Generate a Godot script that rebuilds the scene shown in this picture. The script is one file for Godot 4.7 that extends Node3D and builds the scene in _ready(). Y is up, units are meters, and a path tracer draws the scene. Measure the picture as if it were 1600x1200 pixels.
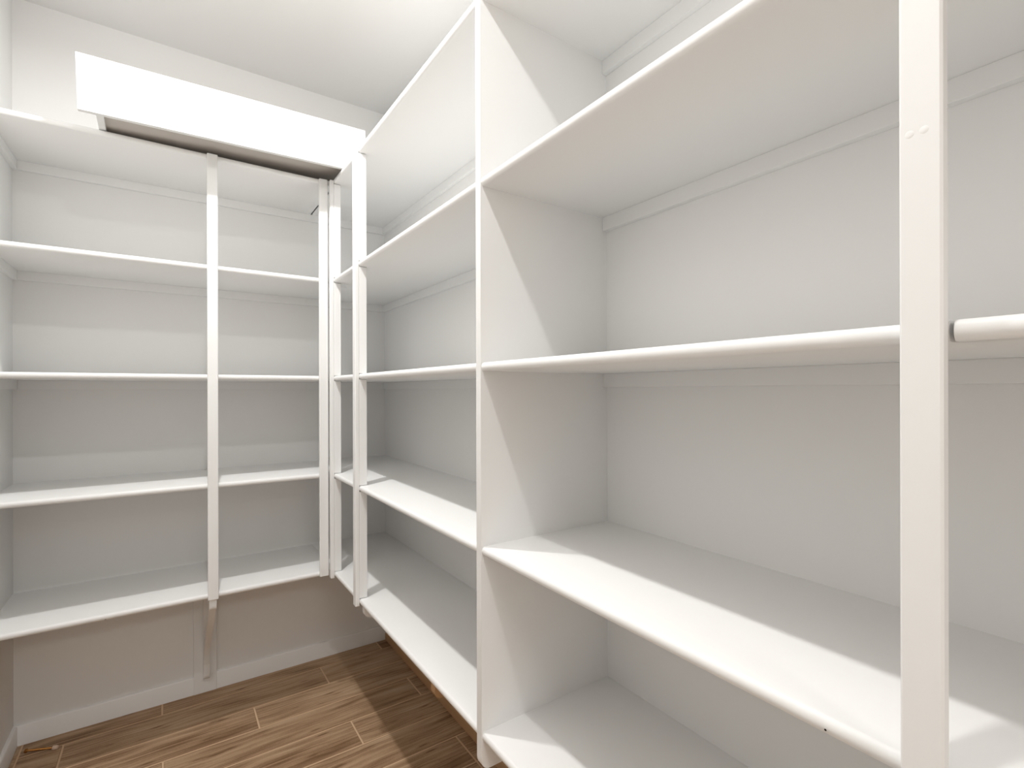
extends Node3D
# A walk-in pantry. x runs to the right-hand shelves, y up, -z towards the back wall.
# In the builders «d» is the distance ahead of the lens plane: d = -z.

const EYE := 1.2983                                   # height of the lens
const CEIL := 2.7449
const BACK := 2.5517                                  # back wall
const LEFT := -0.470                                  # left wall
const RIGHT := 0.938                                 # right wall
const FRONT := -0.75                                  # wall with the added doorway, behind the lens
const FACE := 0.559                                   # front of the right-hand shelves (x)
const BFACE := 2.1373                                 # front of the back shelves (d)
const TH := 0.019
const TOPS := [2.1640, 1.7600, 1.3588, 0.9595, 0.5579]   # upper faces of the five shelves
const DIV := 0.9353                                   # near face of the upright panel (d)
const PROUD := 0.0137
const K_NEAR := 0.78                                 # strength of the two bulbs, their share sent upwards, the added fill light outside
const K_FAR := 1.4
const K_UP := 0.06
const K_HALL_FILL := 4.8
const K_EXP := 1.04
const WARM := Color(1.0, 0.995, 0.985)

var M := {}
var org := Vector3.ZERO
var used := {}

func _ready():
	# ---- camera -------------------------------------------------------------------------
	var cam := Camera3D.new()
	cam.name = "camera"
	cam.near = 0.05
	cam.far = 60.0
	cam.projection = Camera3D.PROJECTION_FRUSTUM
	var f := 785.4
	cam.size = cam.near * 1200.0 / f
	cam.frustum_offset = Vector2(0.0, 9.8 / f * cam.near)
	cam.position = Vector3(0, EYE, 0)
	cam.rotation = Vector3(0, -0.5999, -0.0025)
	add_child(cam)
	cam.current = true
	# ---- air and exposure ---------------------------------------------------------------
	var we := WorldEnvironment.new()
	we.name = "world"
	var env := Environment.new()
	env.background_mode = Environment.BG_COLOR
	env.background_color = Color(0.0, 0.0, 0.0)
	env.tonemap_mode = Environment.TONE_MAPPER_LINEAR
	env.tonemap_exposure = K_EXP
	env.sdfgi_enabled = true
	env.ssao_enabled = true
	env.ssil_enabled = true
	we.environment = env
	add_child(we)
	# ---- lights: two unseen bulbs in the pantry, one added fill panel behind --------
	materials()
	unseen_ceiling_light("unseen bulb in a white ceiling holder over the aisle, nearer the lens", 0.07, 0.3, K_NEAR)
	unseen_ceiling_light("unseen bulb in a white ceiling holder over the aisle, nearer the back wall", 0.07, 1.5, K_FAR)
	hall_fill_light(Vector3(0.1, CEIL, 2.4), K_HALL_FILL)
	# ---- the setting ----------------------------------------------------------------------
	shell()
	floor_planks()
	# ---- things ---------------------------------------------------------------------------
	back_unit()
	far_unit()
	near_unit()
	drawer()
	door_stop()

# ============================ naming ======================================================
func numbered(called: String) -> String:
	var n: int = used.get(called, 0)
	used[called] = n + 1
	return called if n == 0 else "%s_%03d" % [called, n]

func thing(called: String, label: String, category: String, at: Vector3, group := "") -> Node3D:
	var o := Node3D.new()
	o.name = numbered(called)
	add_child(o)
	o.position = at
	o.set_meta("label", label)
	o.set_meta("category", category)
	if group:
		o.set_meta("group", group)
	org = at
	return o

func put(called: String, st: SurfaceTool, mat: Material, parent: Node) -> MeshInstance3D:
	var o := MeshInstance3D.new()
	o.mesh = st.commit()
	o.material_override = mat
	o.name = called
	parent.add_child(o, true)
	return o

func struct(called: String, st: SurfaceTool, mat: Material) -> MeshInstance3D:
	var o := put(called, st, mat, self)
	o.set_meta("kind", "structure")
	return o

# ============================ shapes ======================================================
func begin() -> SurfaceTool:
	var st := SurfaceTool.new()
	st.begin(Mesh.PRIMITIVE_TRIANGLES)
	return st

func vert(st: SurfaceTool, p: Vector3, n: Vector3, uv := Vector2.ZERO):
	st.set_normal(n)
	st.set_uv(uv)
	st.add_vertex(p - org)

func tri(st: SurfaceTool, a: Vector3, b: Vector3, c: Vector3, na: Vector3, nb: Vector3, nc: Vector3):
	# front faces run clockwise: the geometric normal of (a, b, c) must point against the wanted one
	if (b - a).cross(c - a).dot(na + nb + nc) > 0.0:
		vert(st, a, na); vert(st, c, nc); vert(st, b, nb)
	else:
		vert(st, a, na); vert(st, b, nb); vert(st, c, nc)

func quad(st: SurfaceTool, p: Array, n: Vector3):
	tri(st, p[0], p[1], p[2], n, n, n)
	tri(st, p[0], p[2], p[3], n, n, n)

# a box with chamfered edges between two corners
func box(st: SurfaceTool, a: Vector3, b: Vector3, bev := 0.0015):
	var lo := Vector3(minf(a.x, b.x), minf(a.y, b.y), minf(a.z, b.z))
	var hi := Vector3(maxf(a.x, b.x), maxf(a.y, b.y), maxf(a.z, b.z))
	var c := (lo + hi) / 2.0
	var h := (hi - lo) / 2.0
	bev = minf(bev, minf(h.x, minf(h.y, h.z)) * 0.6)
	for ax in 3:
		var u := (ax + 1) % 3
		var v := (ax + 2) % 3
		for s in [-1.0, 1.0]:
			var n := Vector3.ZERO
			n[ax] = s
			var q := []
			for k in [[-1, -1], [1, -1], [1, 1], [-1, 1]]:
				var p := c
				p[ax] += s * h[ax]
				p[u] += k[0] * (h[u] - bev)
				p[v] += k[1] * (h[v] - bev)
				q.append(p)
			quad(st, q, n)
		if bev <= 0.0:
			continue
		for s in [-1.0, 1.0]:                            # edges along ax
			for t in [-1.0, 1.0]:
				var n := Vector3.ZERO
				n[u] = s
				n[v] = t
				n = n.normalized()
				var q := []
				for k in [[-1, 0], [1, 0], [1, 1], [-1, 1]]:
					var p := c
					p[ax] += k[0] * (h[ax] - bev)
					p[u] += s * (h[u] - (bev if k[1] == 0 else 0.0))
					p[v] += t * (h[v] - (0.0 if k[1] == 0 else bev))
					q.append(p)
				quad(st, q, n)
	if bev > 0.0:
		for sx in [-1.0, 1.0]:
			for sy in [-1.0, 1.0]:
				for sz in [-1.0, 1.0]:
					var s := Vector3(sx, sy, sz)
					var o := c + s * h
					var n := s.normalized()
					tri(st, o - Vector3(0, sy, sz) * bev, o - Vector3(sx, 0, sz) * bev, o - Vector3(sx, sy, 0) * bev, n, n, n)

# a profile in the plane (U, V) pulled along W from w0 to w1; corners blunter than 50 degrees are smooth
func extrude(st: SurfaceTool, prof: PackedVector2Array, U: Vector3, V: Vector3, W: Vector3, at: Vector3, w0: float, w1: float):
	var n := prof.size()
	var area := 0.0
	for i in n:
		area += prof[i].cross(prof[(i + 1) % n])
	var sgn := 1.0 if area > 0.0 else -1.0
	var en := []
	for i in n:
		var e := (prof[(i + 1) % n] - prof[i]).normalized()
		en.append(Vector2(e.y, -e.x) * sgn)
	var p3 := func(p: Vector2, w: float): return at + U * p.x + V * p.y + W * w
	for i in n:
		var j := (i + 1) % n
		var pr: Vector2 = en[(i - 1 + n) % n]
		var me: Vector2 = en[i]
		var nx: Vector2 = en[j]
		var a2: Vector2 = (pr + me).normalized() if pr.dot(me) > 0.64 else me
		var b2: Vector2 = (nx + me).normalized() if nx.dot(me) > 0.64 else me
		var na: Vector3 = U * a2.x + V * a2.y
		var nb: Vector3 = U * b2.x + V * b2.y
		var A: Vector3 = p3.call(prof[i], w0)
		var B: Vector3 = p3.call(prof[j], w0)
		var C: Vector3 = p3.call(prof[j], w1)
		var D: Vector3 = p3.call(prof[i], w1)
		tri(st, A, B, C, na, nb, nb)
		tri(st, A, C, D, na, nb, na)
	var ids := Geometry2D.triangulate_polygon(prof)
	for k in range(0, ids.size(), 3):
		tri(st, p3.call(prof[ids[k]], w0), p3.call(prof[ids[k + 1]], w0), p3.call(prof[ids[k + 2]], w0), -W, -W, -W)
		tri(st, p3.call(prof[ids[k]], w1), p3.call(prof[ids[k + 1]], w1), p3.call(prof[ids[k + 2]], w1), W, W, W)

# turned shape: pairs (radius, along) about an axis
func lathe(st: SurfaceTool, prof: Array, at: Vector3, axis: Vector3, segs := 24):
	var w := axis.normalized()
	var u := w.cross(Vector3.UP if absf(w.y) < 0.9 else Vector3.RIGHT).normalized()
	var v := w.cross(u)
	for i in prof.size() - 1:
		var a: Vector2 = prof[i]
		var b: Vector2 = prof[i + 1]
		var e := b - a
		for k in segs:
			var t0 := TAU * k / segs
			var t1 := TAU * (k + 1) / segs
			var r0 := u * cos(t0) + v * sin(t0)
			var r1 := u * cos(t1) + v * sin(t1)
			var n0 := (r0 * e.y - w * e.x).normalized()
			var n1 := (r1 * e.y - w * e.x).normalized()
			var A := at + r0 * a.x + w * a.y
			var B := at + r1 * a.x + w * a.y
			var C := at + r1 * b.x + w * b.y
			var D := at + r0 * b.x + w * b.y
			if a.x > 1e-6:
				tri(st, A, B, C, n0, n1, n1)
			if b.x > 1e-6:
				tri(st, A, C, D, n0, n1, n0)

func shelf_profile(depth: float) -> PackedVector2Array:
	# x: from the front (0) back to the wall (depth); y: 0 on top, -TH below; rounded nose
	var p := PackedVector2Array()
	var r := TH * 0.5
	for k in 9:
		var t := PI / 2.0 + PI * k / 8.0
		p.append(Vector2(r * 0.75 + cos(t) * r * 0.75, -r + sin(t) * r))
	p.append(Vector2(depth, -TH))
	p.append(Vector2(depth, 0))
	return p

# point with x, height, distance ahead
func P(x: float, y: float, d: float) -> Vector3:
	return Vector3(x, y, -d)

# ============================ materials ===================================================
func paint(called: String, c: Color, rough: float, relief: float, freq: float) -> StandardMaterial3D:
	var m := StandardMaterial3D.new()
	m.resource_name = called
	m.albedo_color = c
	m.roughness = rough
	m.metallic_specular = 0.35
	if relief > 0.0:
		var n := FastNoiseLite.new()
		n.seed = 11
		n.frequency = freq
		n.fractal_octaves = 3
		var t := NoiseTexture2D.new()
		t.width = 256
		t.height = 256
		t.seamless = true
		t.noise = n
		m.heightmap_enabled = true
		m.heightmap_texture = t
		m.heightmap_scale = relief
		m.uv1_triplanar = true
		m.uv1_world_triplanar = true
		m.uv1_scale = Vector3(4, 4, 4)
	return m

func materials():
	M.trim = paint("white_gloss_paint", Color(0.972, 0.972, 0.968), 0.42, 0.012, 0.03)
	M.wall = paint("wall_paint", Color(0.968, 0.967, 0.962), 0.8, 0.01, 0.05)
	M.ceiling = paint("ceiling_paint", Color(0.968, 0.967, 0.963), 0.9, 0.01, 0.05)
	M.laminate = paint("white_laminate", Color(0.95, 0.95, 0.945), 0.35, 0.0, 0.0)
	M.added_hall = paint("added_hall_paint", Color(0.94, 0.94, 0.94), 0.9, 0.0, 0.0)  # for the added room behind the lens
	M.grout = paint("tan_grout", Color(0.86, 0.74, 0.61), 0.9, 0.03, 0.1)
	M.hole = paint("dark_nail_hole", Color(0.12, 0.1, 0.08), 0.9, 0.0, 0.0)
	M.scuff = paint("bare_wood_gap", Color(0.5, 0.46, 0.42), 0.9, 0.0, 0.0)
	M.brass = paint("brass", Color(0.66, 0.47, 0.25), 0.32, 0.0, 0.0)
	M.brass.metallic = 0.85
	M.wood = paint("tan_finish", Color(0.76, 0.61, 0.46), 0.6, 0.02, 0.1)  # even tan, on one bracket and the right-hand base strip
	M.rubber = paint("pale_rubber", Color(0.86, 0.76, 0.68), 0.6, 0.0, 0.0)
	M.steel = paint("drawer_bottom", Color(0.78, 0.75, 0.72), 0.6, 0.0, 0.0)
	var g := StandardMaterial3D.new()
	g.resource_name = "lit_diffuser"
	g.albedo_color = Color(0.9, 0.9, 0.9)
	g.emission_enabled = true
	g.emission = Color(1.0, 0.96, 0.9)
	g.emission_energy_multiplier = 1.0
	M.glow = g
	M.planks = []
	for k in 6:
		M.planks.append(plank_material(k))

# wood-look porcelain: long grain, cathedral bands, a few dark knots, fine speckle
func plank_material(k: int) -> StandardMaterial3D:
	var W := 768
	var H := 128
	var rng := RandomNumberGenerator.new()
	rng.seed = 500 + k
	var low := FastNoiseLite.new()
	low.seed = 40 + k
	low.frequency = 0.006
	low.fractal_octaves = 3
	var fine := FastNoiseLite.new()
	fine.seed = 90 + k
	fine.frequency = 0.03
	fine.fractal_octaves = 4
	var dot := FastNoiseLite.new()
	dot.seed = 7 + k
	dot.noise_type = FastNoiseLite.TYPE_VALUE
	dot.frequency = 0.45
	var knots := []
	for i in 5:
		knots.append(Vector3(rng.randf_range(40, W - 40), rng.randf_range(12, H - 12), rng.randf_range(0.25, 1.0)))
	var dark := Color(0.49, 0.37, 0.265)
	var mid := Color(0.71, 0.59, 0.47)
	var pale := Color(0.815, 0.71, 0.595)
	var tone := [0.0, -0.12, 0.12, -0.06, 0.06, -0.18][k] as float
	var img := Image.create(W, H, false, Image.FORMAT_RGB8)
	for y in H:
		for x in W:
			var bend := low.get_noise_2d(x * 0.5, y * 1.6 + 300.0) * 14.0
			var g1 := fine.get_noise_2d(x * 0.10, (y + bend) * 1.5)
			var g2 := fine.get_noise_2d(x * 0.05 + 900.0, (y + bend * 0.6) * 4.5)
			var t := 0.5 + tone + 0.34 * g1 + 0.30 * g2 + 0.26 * low.get_noise_2d(x * 0.45, y * 2.2)
			t += dot.get_noise_2d(x * 1.4, y * 2.4) * 0.17
			for q in knots:
				var dx: float = (x - q.x) / 20.0
				var dy: float = (y - q.y) / 3.6
				var rr := dx * dx + dy * dy
				if rr < 4.0:
					t -= exp(-rr * 1.6) * 0.75 * q.z
			t = clampf(t, 0.0, 1.0)
			img.set_pixel(x, y, dark.lerp(mid, t * 2.0) if t < 0.5 else mid.lerp(pale, t * 2.0 - 1.0))
	var m := StandardMaterial3D.new()
	m.resource_name = "wood_look_tile"
	m.albedo_texture = ImageTexture.create_from_image(img)
	m.roughness = 0.55
	m.metallic_specular = 0.35
	return m

# ============================ lamps =======================================================
func unseen_ceiling_light(label: String, x: float, d: float, energy: float):  # bulb out of view, placed to light the shelves and cast their shadows
	var t := thing("unseen_ceiling_light", label, "ceiling light", P(x, CEIL, d), "unseen ceiling bulbs over the pantry aisle")
	var st := begin()
	lathe(st, [Vector2(0.0, 0.0), Vector2(0.056, 0.0), Vector2(0.056, -0.008), Vector2(0.046, -0.020), Vector2(0.026, -0.030), Vector2(0.022, -0.038), Vector2(0.015, -0.038), Vector2(0.015, -0.03), Vector2(0.0, -0.03)], P(x, CEIL, d), Vector3.UP, 40)
	put("lamp_holder", st, M.laminate, t)
	st = begin()
	lathe(st, [Vector2(0.0, -0.031), Vector2(0.0135, -0.031), Vector2(0.0135, -0.044), Vector2(0.017, -0.052), Vector2(0.025, -0.066), Vector2(0.0295, -0.080), Vector2(0.029, -0.092), Vector2(0.024, -0.104), Vector2(0.014, -0.112), Vector2(0.0, -0.115)], P(x, CEIL, d), Vector3.UP, 32)
	put("bulb", st, M.glow, t)
	var l := OmniLight3D.new()
	l.name = "light"
	l.light_energy = energy * K_UP                       # the bulb sends most of its light downwards
	l.light_color = WARM
	l.light_size = 0.027
	l.omni_range = 12.0
	l.omni_attenuation = 2.0
	l.shadow_enabled = true
	t.add_child(l)
	l.position = Vector3(0, -0.082, 0)
	lamp_face(t, Vector3(0, -0.118, 0), 0.05, energy * (1.0 - K_UP), WARM)

func lamp_face(t: Node3D, at: Vector3, size: float, energy: float, c: Color):
	var l := AreaLight3D.new()
	l.name = "light"
	l.area_size = Vector2(size, size)
	l.light_energy = energy
	l.light_color = c
	l.area_range = 12.0
	l.area_attenuation = 2.0
	l.shadow_enabled = true
	t.add_child(l)
	l.position = at
	l.rotation = Vector3(-PI / 2.0, 0, 0)

func hall_fill_light(at: Vector3, energy: float):  # added fill panel, brightens the pantry through the doorway
	var t := thing("added_fill_panel", "added white ceiling fill panel in the added room behind the lens, out of view", "ceiling light", at)
	var st := begin()
	box(st, at + Vector3(-0.62, -0.03, -0.62), at + Vector3(0.62, 0.0, 0.62), 0.004)
	put("frame", st, M.laminate, t)
	st = begin()
	box(st, at + Vector3(-0.6, -0.034, -0.6), at + Vector3(0.6, -0.028, 0.6), 0.001)
	put("diffuser", st, M.glow, t)
	lamp_face(t, Vector3(0, -0.04, 0), 1.16, energy, Color(1.0, 0.995, 0.99))

# ============================ the shell ===================================================
func shell():
	org = Vector3.ZERO
	var w := 0.1
	var st := begin()
	box(st, P(LEFT - w, 0, BACK), P(RIGHT + w, CEIL + w, BACK + w), 0.0)
	struct("wall_back", st, M.wall)
	st = begin()
	box(st, P(LEFT - w, 0, FRONT - w), P(LEFT, CEIL + w, BACK), 0.0)
	struct("wall_left", st, M.wall)
	st = begin()
	box(st, P(RIGHT, 0, FRONT - w), P(RIGHT + w, CEIL + w, BACK), 0.0)
	struct("wall_right", st, M.wall)
	# front wall behind the lens, with an added doorway that lets fill light in
	st = begin()
	box(st, P(LEFT, 0, FRONT - w), P(-0.38, CEIL, FRONT), 0.0)
	box(st, P(0.45, 0, FRONT - w), P(RIGHT, CEIL, FRONT), 0.0)
	box(st, P(-0.38, 2.05, FRONT - w), P(0.45, CEIL, FRONT), 0.0)
	struct("wall_front", st, M.wall)
	st = begin()
	box(st, P(LEFT, CEIL, FRONT - w), P(RIGHT, CEIL + w, BACK), 0.0)
	struct("ceiling", st, M.ceiling)
	# lining and casing of the added doorway, out of view
	st = begin()
	box(st, P(-0.38, 0, FRONT - w - 0.005), P(-0.362, 2.05, FRONT + 0.005), 0.002)
	box(st, P(0.432, 0, FRONT - w - 0.005), P(0.45, 2.05, FRONT + 0.005), 0.002)
	box(st, P(-0.362, 2.032, FRONT - w - 0.005), P(0.432, 2.05, FRONT + 0.005), 0.002)
	struct("added_door_1", st, M.trim)
	# added room outside the doorway, built to carry the fill light
	var hz := FRONT - w
	st = begin()
	box(st, P(-1.9, 0, hz - 3.2), P(-1.8, CEIL, hz), 0.0)
	struct("wall_added_hall_left", st, M.added_hall)
	st = begin()
	box(st, P(2.0, 0, hz - 3.2), P(2.1, CEIL, hz), 0.0)
	struct("wall_added_hall_right", st, M.added_hall)
	st = begin()
	box(st, P(-1.9, 0, hz - 3.3), P(2.1, CEIL, hz - 3.2), 0.0)
	struct("wall_added_hall_back", st, M.added_hall)
	st = begin()
	box(st, P(-1.8, 0, hz - 0.02), P(LEFT - w, CEIL, hz + 0.08), 0.0)
	box(st, P(RIGHT + w, 0, hz - 0.02), P(2.0, CEIL, hz + 0.08), 0.0)
	struct("wall_added_hall_front", st, M.added_hall)
	st = begin()
	box(st, P(-1.9, CEIL, hz - 3.3), P(2.1, CEIL + w, hz), 0.0)
	struct("ceiling_added_hall", st, M.ceiling)
	# baseboards
	var bh := 0.074
	var bt := 0.012
	st = begin()
	baseboard(st, bh, bt, P(LEFT, 0, BACK), Vector3(1, 0, 0), Vector3(0, 0, 1), 0.0, 0.087 - LEFT)
	baseboard(st, bh, bt, P(LEFT, 0, BACK), Vector3(1, 0, 0), Vector3(0, 0, 1), 0.172 - LEFT, RIGHT - LEFT)
	struct("baseboard_back", st, M.trim)
	st = begin()
	baseboard(st, bh, bt, P(LEFT, 0, BACK - bt), Vector3(0, 0, 1), Vector3(1, 0, 0), 0.0, BACK - bt - FRONT)
	struct("baseboard_left", st, M.trim)
	st = begin()
	baseboard(st, 0.035, 0.006, P(RIGHT, 0, BACK - bt), Vector3(0, 0, 1), Vector3(-1, 0, 0), 0.0, BACK - bt - FRONT)
	struct("baseboard_right", st, M.wood)  # tan strip along the foot of the right wall

func baseboard(st: SurfaceTool, h: float, t: float, at: Vector3, along: Vector3, out: Vector3, a: float, b: float):
	var p := PackedVector2Array([Vector2(0, 0), Vector2(t, 0), Vector2(t, h - 0.005), Vector2(t - 0.0015, h - 0.0015), Vector2(t - 0.004, h), Vector2(0, h)])
	extrude(st, p, out, Vector3.UP, along, at, a, b)

func floor_planks():
	org = Vector3.ZERO
	var st := begin()
	box(st, P(-1.9, -0.1, FRONT - 3.4), P(2.1, -0.0016, BACK + 0.1), 0.0)
	var fl := struct("floor", st, M.grout)
	var rng := RandomNumberGenerator.new()
	rng.seed = 21
	var pitch := 0.1555
	var gap := 0.006
	var length := 0.907
	var x0 := LEFT + 0.026
	var starts := [-0.023, -0.32, 0.288, -0.018, 0.59, 0.288, -0.018]
	var tones := [1, 3, 0, 4, 2, 0, 3, 1, 4, 2, 5, 0]
	var idx := 0
	for row in 22:
		var da := 2.4575 - pitch * row
		var db := minf(da + pitch, BACK)
		if da < FRONT + 0.02:
			break
		var s: float = starts[row] if row < starts.size() else -0.32 + 0.302 * (row % 3)
		var x := s - 2.0 * length
		while x < RIGHT:
			var a := maxf(x, x0)
			var b := minf(x + length, RIGHT)
			if b - a > 0.03:
				plank(fl, a + gap / 2, b - gap / 2, da + gap / 2, db - (gap / 2 if db < BACK else 0.0), tones[(idx * 5 + row * 3) % tones.size()], (a - x) / length, (b - x) / length)
				idx += 1
			x += length
	# narrow cut pieces along the left wall
	var z := BACK
	while z > FRONT + 0.1:
		var e := maxf(z - 0.907, FRONT + 0.02)
		plank(fl, LEFT + 0.012, x0 - 0.002, e + 0.002, z - 0.002, 2, 0.0, 0.1)
		z -= 0.907

func plank(fl: Node, xa: float, xb: float, da: float, db: float, tone: int, ua: float, ub: float):
	var st := begin()
	var c := 0.0012
	var q := [[xa, da], [xb, da], [xb, db], [xa, db]]
	var inn := [[xa + c, da + c], [xb - c, da + c], [xb - c, db - c], [xa + c, db - c]]
	var uv := func(x: float, d: float): return Vector2(lerpf(ua, ub, (x - xa) / (xb - xa)), (db - d) / 0.152)
	var tp := []
	for k in 4:
		tp.append([P(inn[k][0], 0.0, inn[k][1]), uv.call(inn[k][0], inn[k][1])])
	for ids in [[0, 2, 1], [0, 3, 2]]:
		var a: Vector3 = tp[ids[0]][0]
		var b: Vector3 = tp[ids[1]][0]
		var d: Vector3 = tp[ids[2]][0]
		var o: Array = ids if (b - a).cross(d - a).y < 0.0 else [ids[0], ids[2], ids[1]]
		for i in o:
			vert(st, tp[i][0], Vector3.UP, tp[i][1])
	for k in 4:
		var j := (k + 1) % 4
		var n := Vector3((q[k][0] + q[j][0] - xa - xb), 0, -(q[k][1] + q[j][1] - da - db)).normalized()
		var n2 := (n + Vector3.UP).normalized()
		for lvl in 2:
			var pa := P(q[k][0], -0.0012, q[k][1])
			var pb := P(q[j][0], -0.0012, q[j][1])
			var pc: Vector3 = tp[j][0] if lvl == 0 else P(q[j][0], -0.004, q[j][1])
			var pd: Vector3 = tp[k][0] if lvl == 0 else P(q[k][0], -0.004, q[k][1])
			quad(st, [pa, pb, pc, pd], n2 if lvl == 0 else n)
	put("plank", st, M.planks[tone], fl)

# ============================ shelving ====================================================
func strip(parent: Node, a: Vector3, b: Vector3):
	var st := begin()
	box(st, a, b, 0.002)
	return put("front_strip", st, M.trim, parent)

func bar(parent: Node, called: String, a: Vector3, b: Vector3, bev := 0.0015, mat: Material = M.trim):
	var st := begin()
	box(st, a, b, bev)
	return put(called, st, mat, parent)

# wooden shelf bracket: flat top arm with a rounded nose, a diagonal brace and a leg on the wall
func bracket(parent: Node, at: Vector3, inward: Vector3, deep: float, drop: float, mat: Material = null):
	var side := inward.cross(Vector3.UP)
	var st := begin()
	var arm := PackedVector2Array([Vector2(deep, 0), Vector2(0, 0), Vector2(0, -0.026)])
	for k in 6:
		var t := PI + PI / 2.0 * (k + 1) / 6.0
		arm.append(Vector2(0.020 + cos(t) * 0.020, -0.026 + sin(t) * 0.020))
	arm.append(Vector2(deep, -0.046))
	extrude(st, arm, inward, Vector3.UP, side, at, -0.0115, 0.0115)
	var brace := PackedVector2Array([Vector2(0.022, -0.044), Vector2(0.05, -0.075), Vector2(0.11, -0.13), Vector2(0.20, -0.2), Vector2(0.29, -0.28), Vector2(deep - 0.055, -0.335), Vector2(deep - 0.034, -0.375), Vector2(deep - 0.024, -0.41), Vector2(deep - 0.012, -0.41), Vector2(deep - 0.012, -0.33), Vector2(0.29, -0.235), Vector2(0.2, -0.15), Vector2(0.12, -0.09), Vector2(0.075, -0.044)])
	extrude(st, brace, inward, Vector3.UP, side, at, -0.0105, 0.0105)
	var leg := PackedVector2Array([Vector2(deep, -0.04), Vector2(deep - 0.022, -0.04), Vector2(deep - 0.022, -drop + 0.02), Vector2(deep - 0.019, -drop + 0.006), Vector2(deep - 0.012, -drop), Vector2(deep, -drop)])
	extrude(st, leg, inward, Vector3.UP, side, at, -0.0115, 0.0115)
	return put("bracket", st, mat if mat else M.trim, parent)

func nail_hole(parent: Node, p: Vector3, n: Vector3, r: float):
	var st := begin()
	lathe(st, [Vector2(0, 0.0004), Vector2(r, 0.0004), Vector2(r * 1.1, -0.001)], p, n, 10)
	put("nail_hole", st, M.hole, parent)

func back_unit():
	var t := thing("shelving_unit", "white built-in shelving across the back wall, bottom shelf held up by a curved bracket", "shelving", P((LEFT + 0.55) / 2, 0, BACK), "built-in white pantry shelving")
	for y in TOPS:
		var st := begin()
		extrude(st, shelf_profile(BACK - BFACE), Vector3(0, 0, -1), Vector3.UP, Vector3(1, 0, 0), P(0, y, BFACE), LEFT, 0.5451)
		put("shelf", st, M.trim, t)
		var u: float = y - TH
		bar(t, "wall_cleat", P(LEFT + 0.015, u - 0.034, BACK), P(0.5448, u, BACK - 0.015), 0.0006)
		bar(t, "wall_cleat", P(LEFT, u - 0.034, BACK), P(LEFT + 0.015, u, BFACE + 0.03), 0.0006)
	strip(t, P(0.1175, 0.5372, BFACE - PROUD), P(0.1513, 2.162, BFACE + 0.001))
	strip(t, P(0.5075, 0.5412, BFACE - PROUD), P(0.5415, 2.162, BFACE + 0.001))
	bar(t, "backing_board", P(0.087, 0.0, BACK), P(0.172, TOPS[4] - TH - 0.034, BACK - 0.016))
	bracket(t, P(0.1335, TOPS[4] - TH, BFACE - 0.004), Vector3(0, 0, -1), BACK - 0.016 - BFACE + 0.004, 0.475)
	nail_hole(t, P(-0.1735, 0.5425, BFACE + 0.0022), Vector3(0, -0.5, 1).normalized(), 0.003)

func far_unit():
	var t := thing("shelving_unit", "white built-in right-hand shelving from the corner up to the thin upright panel", "shelving", P((FACE + RIGHT) / 2, 0, 1.75), "built-in white pantry shelving")
	for y in TOPS:
		var st := begin()
		extrude(st, shelf_profile(RIGHT - FACE), Vector3(1, 0, 0), Vector3.UP, Vector3(0, 0, -1), P(FACE, y, 0), DIV + 0.02, BACK)
		box(st, P(0.5452, y - TH, BFACE + 0.0005), P(FACE + 0.012, y, BACK), 0.0)
		put("shelf", st, M.trim, t)
		var u: float = y - TH
		bar(t, "wall_cleat", P(RIGHT - 0.015, u - 0.034, DIV + 0.02), P(RIGHT, u, BACK - 0.015), 0.0006)
		bar(t, "wall_cleat", P(0.5452, u - 0.034, BACK), P(RIGHT, u, BACK - 0.015), 0.0006)
	strip(t, P(FACE - PROUD, 0.5325, 1.7786), P(FACE + 0.001, 2.158, 1.8086))
	strip(t, P(FACE - PROUD, 0.5325, 2.1035), P(FACE + 0.001, 2.158, BFACE - PROUD))
	# short uprights between the shelves behind the strips
	for k in 4:
		var lo: float = TOPS[k + 1]
		var hi: float = TOPS[k] - TH
		for d in [[1.7792, 1.808], [2.104, 2.1332]]:
			bar(t, "spacer_block", P(FACE + 0.001, lo + 0.0015, d[0]), P(FACE + 0.0285, hi - 0.0015, d[1]), 0.0012)
	bracket(t, P(FACE + 0.012, TOPS[4] - TH, 1.772), Vector3(1, 0, 0), RIGHT - FACE - 0.012, 0.46)
	bracket(t, P(FACE + 0.012, TOPS[4] - TH, 1.205), Vector3(1, 0, 0), RIGHT - FACE - 0.012, 0.46, M.wood).set_meta("label", "tan wooden bracket")

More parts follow.
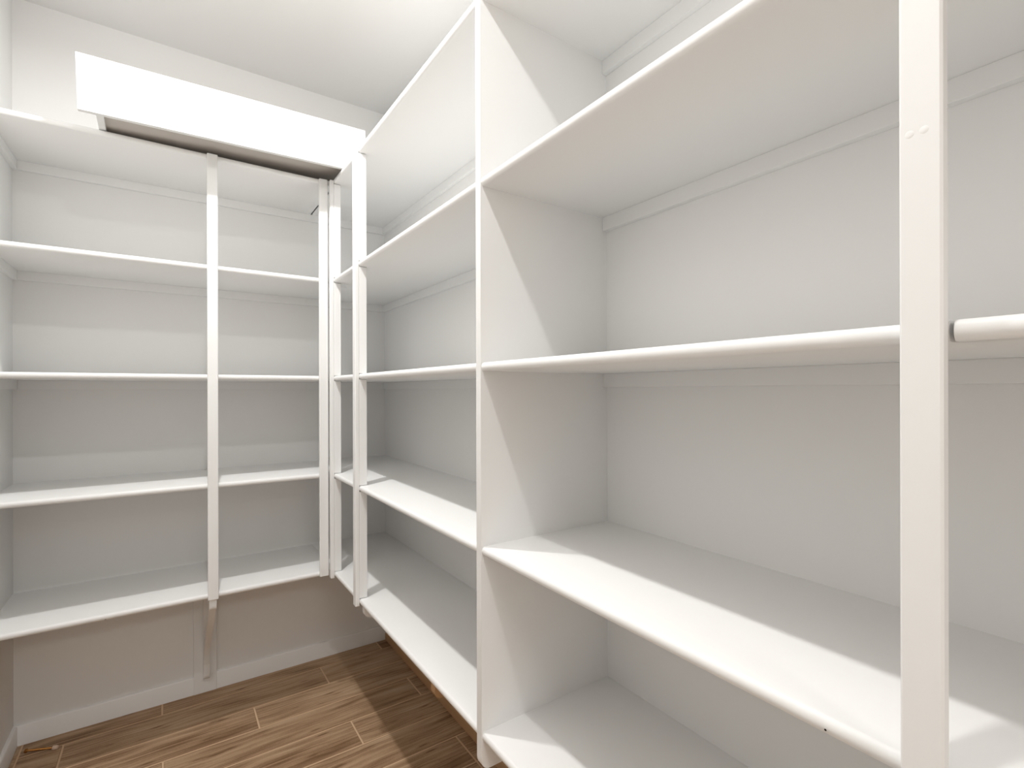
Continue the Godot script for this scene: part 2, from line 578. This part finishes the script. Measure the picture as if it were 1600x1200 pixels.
func near_unit():
	var t := thing("shelving_unit", "white built-in shelving nearest on the right, behind the wide front strip", "shelving", P((FACE + RIGHT) / 2, 0, 0.15), "built-in white pantry shelving")
	var d1 := -0.63
	# upright panel: its foot hangs below the bottom shelf, lower front corner rounded
	var st := begin()
	var p := PackedVector2Array([Vector2(RIGHT, 2.166), Vector2(FACE - 0.001, 2.166)])
	for k in 7:
		var a := PI + PI / 2.0 * k / 6.0
		p.append(Vector2(FACE - 0.001 + 0.022 + cos(a) * 0.022, 0.474 + 0.022 + sin(a) * 0.022))
	p.append(Vector2(RIGHT, 0.474))
	extrude(st, p, Vector3(1, 0, 0), Vector3.UP, Vector3(0, 0, -1), Vector3.ZERO, DIV, DIV + 0.02)
	put("upright_panel", st, M.trim, t)
	for y in TOPS:
		var notch: bool = y == TOPS[2]                       # two boards meet behind the strip; on the middle shelf the nose stops short
		for r in [[0.1463, DIV], [d1 + 0.02, 0.1463]]:
			st = begin()
			if notch and r[1] < 0.2:
				extrude(st, shelf_profile(0.02), Vector3(1, 0, 0), Vector3.UP, Vector3(0, 0, -1), P(FACE, y, 0), r[0], 0.1426)
				box(st, P(FACE + 0.018, y - TH, r[0]), P(RIGHT, y, r[1]), 0.0)
			else:
				extrude(st, shelf_profile(RIGHT - FACE), Vector3(1, 0, 0), Vector3.UP, Vector3(0, 0, -1), P(FACE, y, 0), r[0], r[1])
			put("shelf", st, M.trim, t)
		var u: float = y - TH
		bar(t, "wall_cleat", P(RIGHT - 0.015, u - 0.034, d1 + 0.02), P(RIGHT, u, DIV), 0.0006)
	strip(t, P(FACE - PROUD, 0.5325, 0.1462), P(FACE + 0.001, 2.158, 0.1775))
	bar(t, "end_panel", P(FACE - 0.001, 0.474, d1), P(RIGHT, 2.166, d1 + 0.02))
	for d in [0.1588, 0.1693]:
		st = begin()
		lathe(st, [Vector2(0.0, 0.00035), Vector2(0.0015, 0.0003), Vector2(0.0028, 0.00015), Vector2(0.004, -0.0001)], P(FACE - PROUD, 1.525, d), Vector3(-1, 0, 0), 16)
		put("filled_nail", st, M.trim, t)
	nail_hole(t, P(FACE + 0.0004, 0.9468, 0.2462), Vector3(-0.94, -0.33, 0).normalized(), 0.0011)
	bracket(t, P(FACE + 0.012, TOPS[4] - TH, 0.162), Vector3(1, 0, 0), RIGHT - FACE - 0.012, 0.46)

# ============================ loose things ================================================
func drawer():
	# local: x along the front, y up, -z from the front back over the shelf; the flat front hangs a little below the box
	var at := Vector3(-0.2222, 2.1417, -1.970)
	var t := thing("drawer", "wide white drawer box resting askew on the top shelf, flat front facing the room", "drawer", at)
	org = Vector3.ZERO
	t.rotation = Vector3(0, deg_to_rad(1.2), deg_to_rad(1.66))
	var st := begin()
	box(st, Vector3(0, 0.0, 0), Vector3(0.881, 0.171, -0.016), 0.0012)
	put("front_board", st, M.laminate, t)
	var dep := -0.45
	var low := 0.0226
	for x in [0.039, 0.817]:
		st = begin()
		box(st, Vector3(x, low, -0.016), Vector3(x + 0.019, 0.135, dep), 0.001)
		put("side_board", st, M.laminate, t)
	st = begin()
	box(st, Vector3(0.058, low, dep), Vector3(0.817, 0.135, dep + 0.016), 0.001)
	put("back_board", st, M.laminate, t)
	st = begin()
	box(st, Vector3(0.058, low + 0.011, -0.016), Vector3(0.817, low + 0.017, dep + 0.016), 0.0)
	put("bottom_panel", st, M.steel, t)

func door_stop():
	var a := P(-0.424, 0.0075, 2.478)
	var b := P(-0.336, 0.0085, 2.437)
	var t := thing("door_stop", "slim brass door stop with a pale tip lying on the wood-look floor", "door stop", Vector3(a.x, 0, a.z))
	var w := (b - a).normalized()
	var len := a.distance_to(b)
	var st := begin()
	lathe(st, [Vector2(0.0, -0.002), Vector2(0.0075, -0.002), Vector2(0.0075, 0.0015), Vector2(0.004, 0.004), Vector2(0.0028, 0.006)], a, w, 20)
	put("base_flange", st, M.brass, t)
	st = begin()
	var prof := [Vector2(0.0034, 0.005)]
	var n := 22
	for i in n:                                            # wound spring rod
		var y := lerpf(0.008, len - 0.012, float(i) / n)
		prof.append(Vector2(0.0034, y))
		prof.append(Vector2(0.0043, y + 0.0018))
	prof.append(Vector2(0.0026, len - 0.011))
	lathe(st, prof, a, w, 16)
	put("rod", st, M.brass, t)
	st = begin()
	lathe(st, [Vector2(0.0026, len - 0.012), Vector2(0.007, len - 0.012), Vector2(0.0078, len - 0.004), Vector2(0.0062, len + 0.003), Vector2(0.0, len + 0.0045)], a, w, 20)
	var tip := put("rubber_tip", st, M.rubber, t)
	tip.set_meta("label", "pale pinkish rubber tip")
